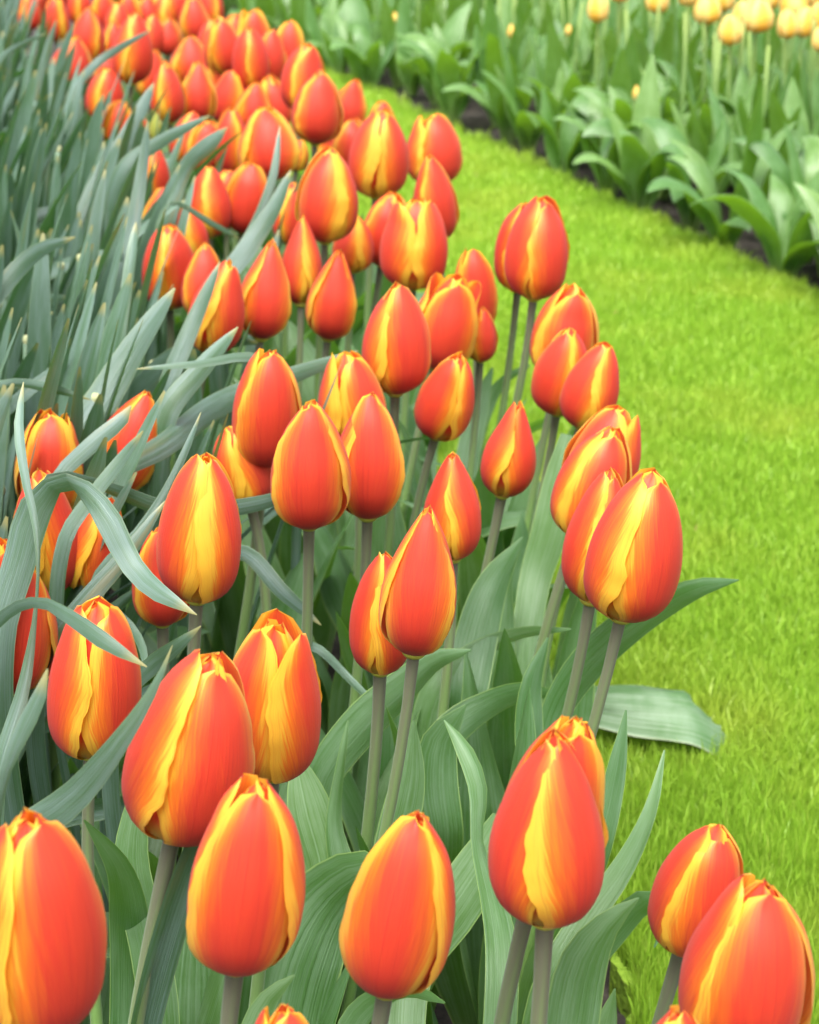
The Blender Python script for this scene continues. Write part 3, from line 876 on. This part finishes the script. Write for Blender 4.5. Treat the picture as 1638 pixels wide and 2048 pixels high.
G_DAF = 'strap leaf clumps along the left'
CL_SHARED = 'upright clump of blue-grey strap leaves in the dense leaf bank on the left'
def daffodil(foot, g, nleaf, label=None, stalk=True, az=0.0, hgt=1.0):
    th = thing('daffodil_clump', label or CL_SHARED, 'leaf clump', foot, 0, G_DAF)
    for j in range(nleaf):
        link('leaf', strap_leaf(g, az, hgt), th)
    if stalk and g.uniform() < 0.45:
        cut_stalk(th, g)
    return th

# clumps whose tallest leaf the photograph shows by itself: (label, tip-first control points, extra leaves)
NLEAVES = [
 ('clump with the big broad strap leaf that arches over and hangs down, left front',
  [(394, 1230, .78, 10, 10), (352, 1206, .78, 40, 10), (300, 1172, .79, 52, 5), (255, 1118, .80, 58, 0), (222, 1050, .80, 66, 0), (170, 984, .81, 56, 25), (118, 966, .82, 60, 45), (76, 1012, .82, 86, 15), (38, 1130, .82, 82, 5), (0, 1262, .82, 80, 0)], 0),
 ('clump with a thin twisting grey-blue upright leaf before the yellow-crowned tulip, far left',
  [(47, 764, .80, 16), (38, 850, .79, 26, 10), (50, 950, .78, 24, 20), (74, 1060, .77, 22, 40), (76, 1180, .76, 16, 60), (50, 1370, .75, 36, 20), (-5, 1560, .74, 44)], 0),
 ('clump with a smooth pointed leaf drooping across the crumpled-top tulip',
  [(294, 1334, .66, 8), (222, 1292, .66, 44, 10), (150, 1242, .67, 40, 15), (85, 1206, .68, 30, 20), (10, 1230, .70, 30), (-60, 1330, .72, 34)], 0),
 ('clump with a steep dark blue leaf crossing the foot of the crumpled-top tulip',
  [(345, 1290, .62, 8), (312, 1370, .62, 24, 20), (242, 1480, .62, 52, 15), (150, 1592, .63, 78), (50, 1680, .64, 92)], 1),
 ('clump with a short brownish spoon-tipped leaf near the left edge',
  [(95, 1338, .60, 34, 10), (76, 1400, .60, 46), (36, 1480, .60, 40), (5, 1570, .60, 24, 30)], 0),
 ('clump with the longest leaf, sweeping right to a point behind the bare-stemmed tulip',
  [(716, 702, 1.16, 6), (600, 746, 1.16, 44, 15), (470, 794, 1.15, 62, 10), (330, 890, 1.06, 60), (190, 992, 1.0, 42)], 1),
 ('clump with a wide blade pointing at the dark red crimped tulip',
  [(350, 576, 1.13, 8), (272, 690, 1.12, 64, 10), (205, 800, 1.11, 84), (150, 890, 1.10, 80)], 2),
 ('clump with a leaf tip beside the coral tulip with yellow margin',
  [(476, 654, 1.10, 8), (402, 740, 1.09, 52, 15), (332, 832, 1.08, 60)], 1),
 ('clump with a short dark blade lying across the leaf-crossed tulip',
  [(440, 524, 1.24, 14), (402, 610, 1.23, 36, 10), (368, 690, 1.22, 44), (330, 790, 1.21, 44)], 1),
 ('clump with a curled dark leaf ending in a broad blunt tip, amid the upper tulips',
  [(455, 254, 1.60, 18), (422, 286, 1.60, 42, 10), (376, 330, 1.60, 44, 25), (352, 380, 1.60, 42), (332, 470, 1.60, 42)], 1),
 ('clump with a flat dark leaf tip reaching right above the curled one',
  [(420, 231, 1.64, 8), (322, 284, 1.63, 34, 15), (245, 342, 1.62, 40)], 1),
 ('clump with a thin pale grey upright leaf in front of the yellow-outlined tulip',
  [(560, 252, 1.50, 10), (547, 350, 1.49, 22, 10), (520, 430, 1.48, 26, 20), (482, 500, 1.47, 22), (455, 560, 1.46, 22)], 0),
 ('clump with a dark green blade leaning right behind the smooth coral tulip',
  [(582, 340, 1.46, 8), (546, 420, 1.45, 40, 15), (492, 500, 1.44, 50), (445, 570, 1.43, 44)], 1),
 ('clump with a narrow leaf running flat below the orange-flamed tulip',
  [(480, 478, 1.50, 16, 30), (420, 446, 1.49, 18, 30), (345, 406, 1.48, 12, 20), (318, 450, 1.47, 16)], 0),
 ('clump with a pale curved leaf pointing right from the left edge',
  [(151, 474, 1.24, 6), (82, 500, 1.23, 40, 20), (0, 580, 1.22, 46), (-60, 690, 1.21, 46)], 3),
 ('clump with a thin dark leaf tip stretched over the far tulips',
  [(301, 61, 2.15, 8), (240, 96, 2.14, 20, 20), (190, 130, 2.13, 22), (140, 200, 2.1, 24)], 2),
 ('clump with a slender brown-tipped leaf rising left of the yellow-banded egg tulip',
  [(402, 824, .92, 6), (372, 900, .91, 20, 20), (332, 985, .90, 26, 20), (280, 1065, .89, 34), (200, 1160, .88, 44)], 0),
 ('clump with a leaf lying level in front of the tulip stems, centre left',
  [(272, 738, 1.05, 8, 10), (400, 727, 1.06, 22, 30), (512, 716, 1.07, 28, 20), (560, 770, 1.08, 28)], 0),
 ('clump with a dark twisted leaf dipping behind the yellow-banded egg tulip',
  [(640, 968, .98, 20, 20), (500, 1012, .97, 44, 20), (335, 1020, .95, 46, 25), (250, 990, .94, 42, 30), (160, 958, .93, 26, 40), (105, 952, .92, 24, 20), (60, 1060, .92, 34)], 0),
 ('clump with a square-cut leaf end left of the leaning pointed tulip',
  [(262, 812, 1.02, 44), (255, 826, 1.02, 44), (180, 892, 1.01, 42), (115, 962, 1.0, 38)], 0),
 ('clump with a rounded grey tip overlapping the leaning pointed tulip',
  [(286, 862, .92, 24), (242, 920, .92, 32, 10), (190, 986, .91, 36), (130, 1080, .90, 38)], 0),
 ('clump with a short leaf under the smaller tucked-in tulip, its tip by the brown stem',
  [(402, 1252, .82, 6), (352, 1294, .82, 40, 20), (300, 1334, .83, 46), (240, 1400, .84, 46)], 0),
 ('clump with a grey leaf arching left of the smaller tucked-in tulip',
  [(292, 1348, .86, 20), (286, 1300, .87, 22, 10), (258, 1250, .88, 24, 20), (205, 1212, .88, 24, 30), (140, 1250, .88, 24)], 0),
 ('clump with a steel-grey leaf hanging among the stems in the centre',
  [(782, 1446, .97, 3), (740, 1400, .97, 16, 20), (690, 1350, .98, 22, 25), (636, 1298, .98, 24, 20), (590, 1290, .99, 24), (540, 1330, 1.0, 24)], 0),
 ('clump with a dark grey leaf drooping below the broad smooth red tulip',
  [(642, 1250, 1.02, 10), (562, 1182, 1.02, 40, 20), (492, 1108, 1.03, 40, 10), (440, 1110, 1.04, 36), (400, 1180, 1.05, 36)], 0),
 ('clump with a long blade standing before the pink slip of tulip, upper left',
  [(308, 166, 1.72, 8), (252, 280, 1.71, 46, 10), (198, 372, 1.70, 56), (160, 470, 1.69, 50)], 2),
 ('clump with a tall narrow upright blade left of the seamed tulip',
  [(296, 240, 1.46, 8), (286, 330, 1.46, 28, 10), (266, 450, 1.45, 38), (240, 560, 1.44, 40)], 2),
 ('clump with an oval dull tip left of the dark red crimped tulip',
  [(272, 444, 1.26, 22), (256, 560, 1.25, 30, 15), (240, 700, 1.24, 26)], 2),
 ('clump with a band-like leaf slanting down under the leaf-covered tulip',
  [(330, 1002, .88, 6), (255, 1108, .87, 42, 15), (160, 1216, .86, 52), (90, 1310, .86, 52)], 0),
 ('clump with a leaf laid level above the yellow-crowned tulip, tip to the right',
  [(182, 800, 1.06, 12, 20), (105, 778, 1.06, 26, 20), (20, 766, 1.06, 22, 10), (-60, 800, 1.06, 24)], 0),
 ('clump with a dark leaf arching over the far left tulips',
  [(94, 66, 2.0, 8), (50, 86, 1.98, 14, 30), (0, 118, 1.95, 16), (-40, 190, 1.92, 20)], 2),
]
for n, (label, ctrl, extra) in enumerate(NLEAVES):
    g = np.random.default_rng(700 + n)
    last = at(*ctrl[-1][:3]); prev = at(*ctrl[-2][:3])
    dirv = last - prev
    hz = Vector((dirv.x, dirv.y, 0)); hz = hz / max(hz.length, 1e-4) * min(hz.length, 0.05)
    foot = Vector((last.x + hz.x * 0.8, last.y + abs(hz.y) * 0.4 + 0.02, 0))
    th = daffodil(foot, g, extra, label, False, 0.2)
    link('leaf', leaf_mesh(M_NLEAF, ribbon(ctrl, foot, foot, 'n', g, g.uniform(0.25, 0.45), 0.02, 48, 7)), th)

# the dense bank: feet spread on the ground, thinning out towards the tulips
BANK = [(0, 60), (100, 115), (200, 190), (300, 265), (400, 285), (500, 265), (600, 270), (700, 225), (800, 50), (900, -90), (1000, -170), (1200, -200)]
def bank_edge(y):
    return float(np.interp(y, [b[0] for b in BANK], [b[1] for b in BANK]))
g = np.random.default_rng(42)
feet = []
tries = 0
while tries < 9000 and len(feet) < 230:
    tries += 1
    y = g.uniform(-70, 1150)
    e = bank_edge(y)
    x = e - abs(g.normal(0, 1)) * 190 - 10
    if x < -330:
        continue
    tipz = g.uniform(0.31, 0.37)
    p = on_plane(x, y, tipz)
    f = Vector((p.x - 0.075 + g.normal(0, 0.015), p.y + g.normal(0, 0.02), 0))
    if all((f - q).length > 0.045 + 0.010 * p.y for q in feet):
        feet.append(f)
for f in feet:
    gg = np.random.default_rng(int(abs(f.x * 1e5 + f.y * 3e5)) + 11)
    daffodil(f, gg, int(gg.integers(6, 10)), None, True, gg.normal(0.0, 0.25))

# ------------------------------------------------------------------ the far bed with yellow tulips
fl_lib, flop_ids = [], []
g = np.random.default_rng(21)
for i in range(26):
    edge = i < 12
    fl = g.uniform()
    L = g.uniform(0.16, 0.25); W = g.uniform(0.020, 0.031)
    if fl >= 0.5:
        flop_ids.append(i)
    a0 = R_(g.uniform(5, 18)); a1 = R_(g.uniform(10, 42)) if fl < 0.5 else R_(g.uniform(60, 140))
    fl_lib.append(leaf_mesh(M_FLEAF, leaf_verts(0.0, L, W, a0, a1, g.uniform(1.3, 2.6), g.uniform(0.25, 0.6), g.normal(0, 0.5), g.uniform(0.06, 0.2), g, 't', 7, 18, 0.004, g.normal(0, 0.3))))

EDGE_PX = [(200, -60), (300, -14), (420, 44), (530, 96), (640, 142), (720, 174), (800, 207), (900, 258), (1050, 326), (1200, 398), (1400, 492), (1638, 606), (1900, 740)]
edge_xy = [on_plane(px, py, 0.01) for px, py in EDGE_PX]
bed_poly = [(p.x, p.y) for p in edge_xy] + [(3.6, 2.2), (3.6, 8.2), (-2.0, 8.6)]
edge_n = len(edge_xy)
def edge_dist(x, y):
    best = 9.0
    for a, b in zip(edge_xy, edge_xy[1:]):
        ab = Vector((b.x - a.x, b.y - a.y)); ap = Vector((x - a.x, y - a.y))
        t = min(max(ap.dot(ab) / ab.dot(ab), 0), 1)
        best = min(best, (ap - ab * t).length)
    return best
spots = []
for _ in range(30000):
    x, y = g.uniform(-2.0, 3.2), g.uniform(1.8, 8.4)
    if not in_poly(np.array([x]), np.array([y]), bed_poly)[0]:
        continue
    d = edge_dist(x, y)
    if d < 0.03:
        continue
    if abs(x) > 0.24 * y + 0.22:
        continue
    gap = 0.080 + 0.014 * max(0, y - 3)
    if all((x - q[0]) ** 2 + (y - q[1]) ** 2 > gap * gap for q in spots):
        spots.append((x, y, d))
spots.sort(key=lambda q: q[0] ** 2 + q[1] ** 2)
print('far bed plants', len(spots))
FB_LABEL = 'leafy green tulip plant without a flower in the bed across the lawn'
FE_LABEL = 'broad-leaved green tulip plant in the front row along the soil edge across the lawn'
up_ids = [q for q in range(26) if q not in flop_ids]
far_stem = tube_mesh('stem', [(0, 0, 0), (0.002, 0, 0.1), (0, 0.002, 0.2), (0.003, 0, 0.27)], [0.0034, 0.0032, 0.003, 0.0026], M_YSTEM, 6, True)
for i, (x, y, d) in enumerate(spots[:285]):
    row = d < 0.13
    th = thing('tulip_plant', FE_LABEL if row else FB_LABEL, 'tulip plant', (x, y, 0), g.uniform(0, 6.28),
               'flowerless tulip plants along the far bed edge' if row else 'flowerless tulip plants filling the far bed')
    n = 6 if row else 4
    for j in range(n):
        o = link('leaf', fl_lib[int(g.choice(flop_ids)) if row and j < 3 else int(g.choice(up_ids)) if j < 3 else int(g.integers(0, 26))], th, None, (0, 0, j * 6.28 / n + g.normal(0, 0.4)))
        sc = g.uniform(0.85, 1.15) * (1.02 if row else 1.02)
        o.scale = (sc, sc, sc)
    if not row and g.uniform() < 0.7:
        link('stem', far_stem, th, None, (g.normal(0, 0.05), g.normal(0, 0.05), 0))
# the plants behind those, past counting
fv, ff, fu = [], [], []
off = 0
for (x, y, d) in spots[285:]:
    for j in range(4):
        src = fl_lib[int(g.integers(0, 26))]
        a = g.uniform(0, 6.28); sc = g.uniform(0.85, 1.15)
        ca, sa = math.cos(a) * sc, math.sin(a) * sc
        co = np.empty(len(src.vertices) * 3); src.vertices.foreach_get('co', co); co = co.reshape(-1, 3)
        fv.append(np.stack([co[:, 0] * ca - co[:, 1] * sa + x, co[:, 0] * sa + co[:, 1] * ca + y, co[:, 2] * sc], 1))
        ff += [tuple(q + off for q in fc) for fc in grid_faces(7, 18)]
        U, Vv = np.meshgrid(np.linspace(0, 1, 7), np.linspace(0, 1, 18))
        fu.append(np.stack([U, Vv], -1).reshape(-1, 2))
        off += len(co)
if fv:
    o = link('tulip_foliage', mesh_from('tulip_foliage', np.vstack(fv), ff, M_FLEAF, np.vstack(fu)))
    o['kind'], o['label'], o['category'] = 'stuff', 'mass of green tulip foliage at the back of the far bed', 'foliage'

# yellow flowers: (head foot x, y, tip x, y, width, ground pixel y, label)
G_YEL = 'yellow tulips of the far bed'
YEL = [
 (1196, 46, 1194, -16, 40, 330, 'orange-yellow tulip standing apart, leftmost of the yellow flowers'),
 (1314, 28, 1313, -34, 44, 300, 'yellow tulip cut by the upper edge, second from the left, on its own'),
 (1376, 14, 1376, -48, 42, 290, 'yellow tulip just dipping below the upper edge, left of the yellow cluster'),
 (1414, 50, 1412, -12, 52, 330, 'broad yellow tulip at the left end of the yellow cluster'),
 (1448, 24, 1450, -40, 38, 300, 'yellow tulip behind the broad one, a red speck at its foot'),
 (1460, 91, 1459, 30, 46, 385, 'lowest yellow tulip with a red flame at its foot'),
 (1484, 60, 1482, 2, 40, 340, 'yellow tulip wedged between the lowest one and the biggest one'),
 (1512, 66, 1512, -4, 62, 345, 'biggest wide-open yellow tulip in the yellow cluster'),
 (1540, 20, 1538, -40, 36, 300, 'yellow tulip touching the upper edge right of the biggest one'),
 (1588, 38, 1586, -26, 54, 320, 'yellow tulip on top of a pair near the right corner'),
 (1574, 78, 1572, 18, 40, 360, 'yellow tulip at lower left of the pair near the right corner'),
 (1604, 76, 1610, 12, 40, 356, 'yellow tulip at lower right of the pair near the right corner, red streak'),
 (1634, 62, 1634, 4, 34, 345, 'yellow tulip at the right edge, partly behind another'),
 (1640, 104, 1642, 48, 36, 395, 'yellow tulip half cut by the right edge, lowest there'),
 (1628, 12, 1628, -46, 40, 300, 'yellow tulip in the upper right corner'),
 (1240, 6, 1240, -50, 40, 290, 'yellow tulip of which only the foot dips in at the upper edge'),
 (1022, 76, 1022, 48, 15, 260, 'small yellow bud far left in the far bed'),
 (1136, 72, 1137, 48, 13, 240, 'tiny greenish yellow bud between the leaves of the far bed'),
 (1272, 200, 1272, 170, 14, 400, 'small orange bud low among the far bed leaves'),
 (1295, 160, 1297, 134, 14, 370, 'small pale yellow bud above the orange one'),
 (790, 46, 790, 24, 13, 180, 'faint orange-yellow bud farthest left across the lawn'),
]
for i, (bx, by, tx, ty, wpx, gy, label) in enumerate(YEL):
    g = np.random.default_rng(300 + i)
    foot0 = on_plane(bx - 4, gy, 0)
    dep = (foot0 - CAM).dot(FWD)
    b = at(bx, by, dep)
    t = at(tx, ty, dep)
    L = (t - b).length; R = wpx * dep / FPX * 0.5
    foot = Vector((b.x + g.normal(0, 0.006), b.y + g.normal(0, .005), 0))
    small = wpx < 20
    th = thing('yellow_tulip', label, 'tulip', foot, 0, G_YEL)
    make_flower(th, b - foot, Vector((t.x - b.x, 0, L)), L, R, g.uniform(-60, 60), g, 0.35 if not small else 0.05, 1.2 if not small else 0.9, M_YPETAL, 0.5)
    make_stem(th, (0, 0, 0), b - foot, Vector((0, 0, 1)), 0.0026, M_YSTEM)
    for j in range(3):
        o = link('leaf', fl_lib[int(g.integers(0, 26))], th, None, (0, 0, j * 2.1 + g.normal(0, 0.4)))

# ------------------------------------------------------------------ scraps on the lawn
SCRAPS = [(1385, 1056, 'dark curled leaf scrap on the grass right of the large oval tulip', 26),
          (1556, 828, 'brown speck of dry leaf on the grass near the right edge', 20),
          (1428, 1196, 'brown leaf scrap on the grass below the flopped tulip leaf tip', 24),
          (1322, 1700, 'tan dry leaf scrap between the grass blades at the lower right', 30),
          (952, 350, 'small dark leaf scrap far up the lawn', 18),
          (1214, 622, 'dark speck of dry leaf beside the two tulips jutting over the lawn', 16),
          (1040, 378, 'thin brown scrap on the lawn near the far soil edge', 16)]
for i, (px, py, label, wpx) in enumerate(SCRAPS):
    g = np.random.default_rng(900 + i)
    p = on_plane(px, py, 0.018)
    dep = (p - CAM).dot(FWD)
    V, uv, dims = leaf_verts(0, wpx * 1.5 * dep / FPX, wpx * .4 * dep / FPX, R_(60), R_(125), 1, 0.6, 1.2, 0.4, g, 't', 5, 9)
    o = link('leaf_scrap', mesh_from('leaf_scrap', V, grid_faces(*dims), M_DRY, uv), None, p, (0, 0, g.uniform(0, 6.28)))
    o['label'], o['category'] = label, 'leaf scrap'
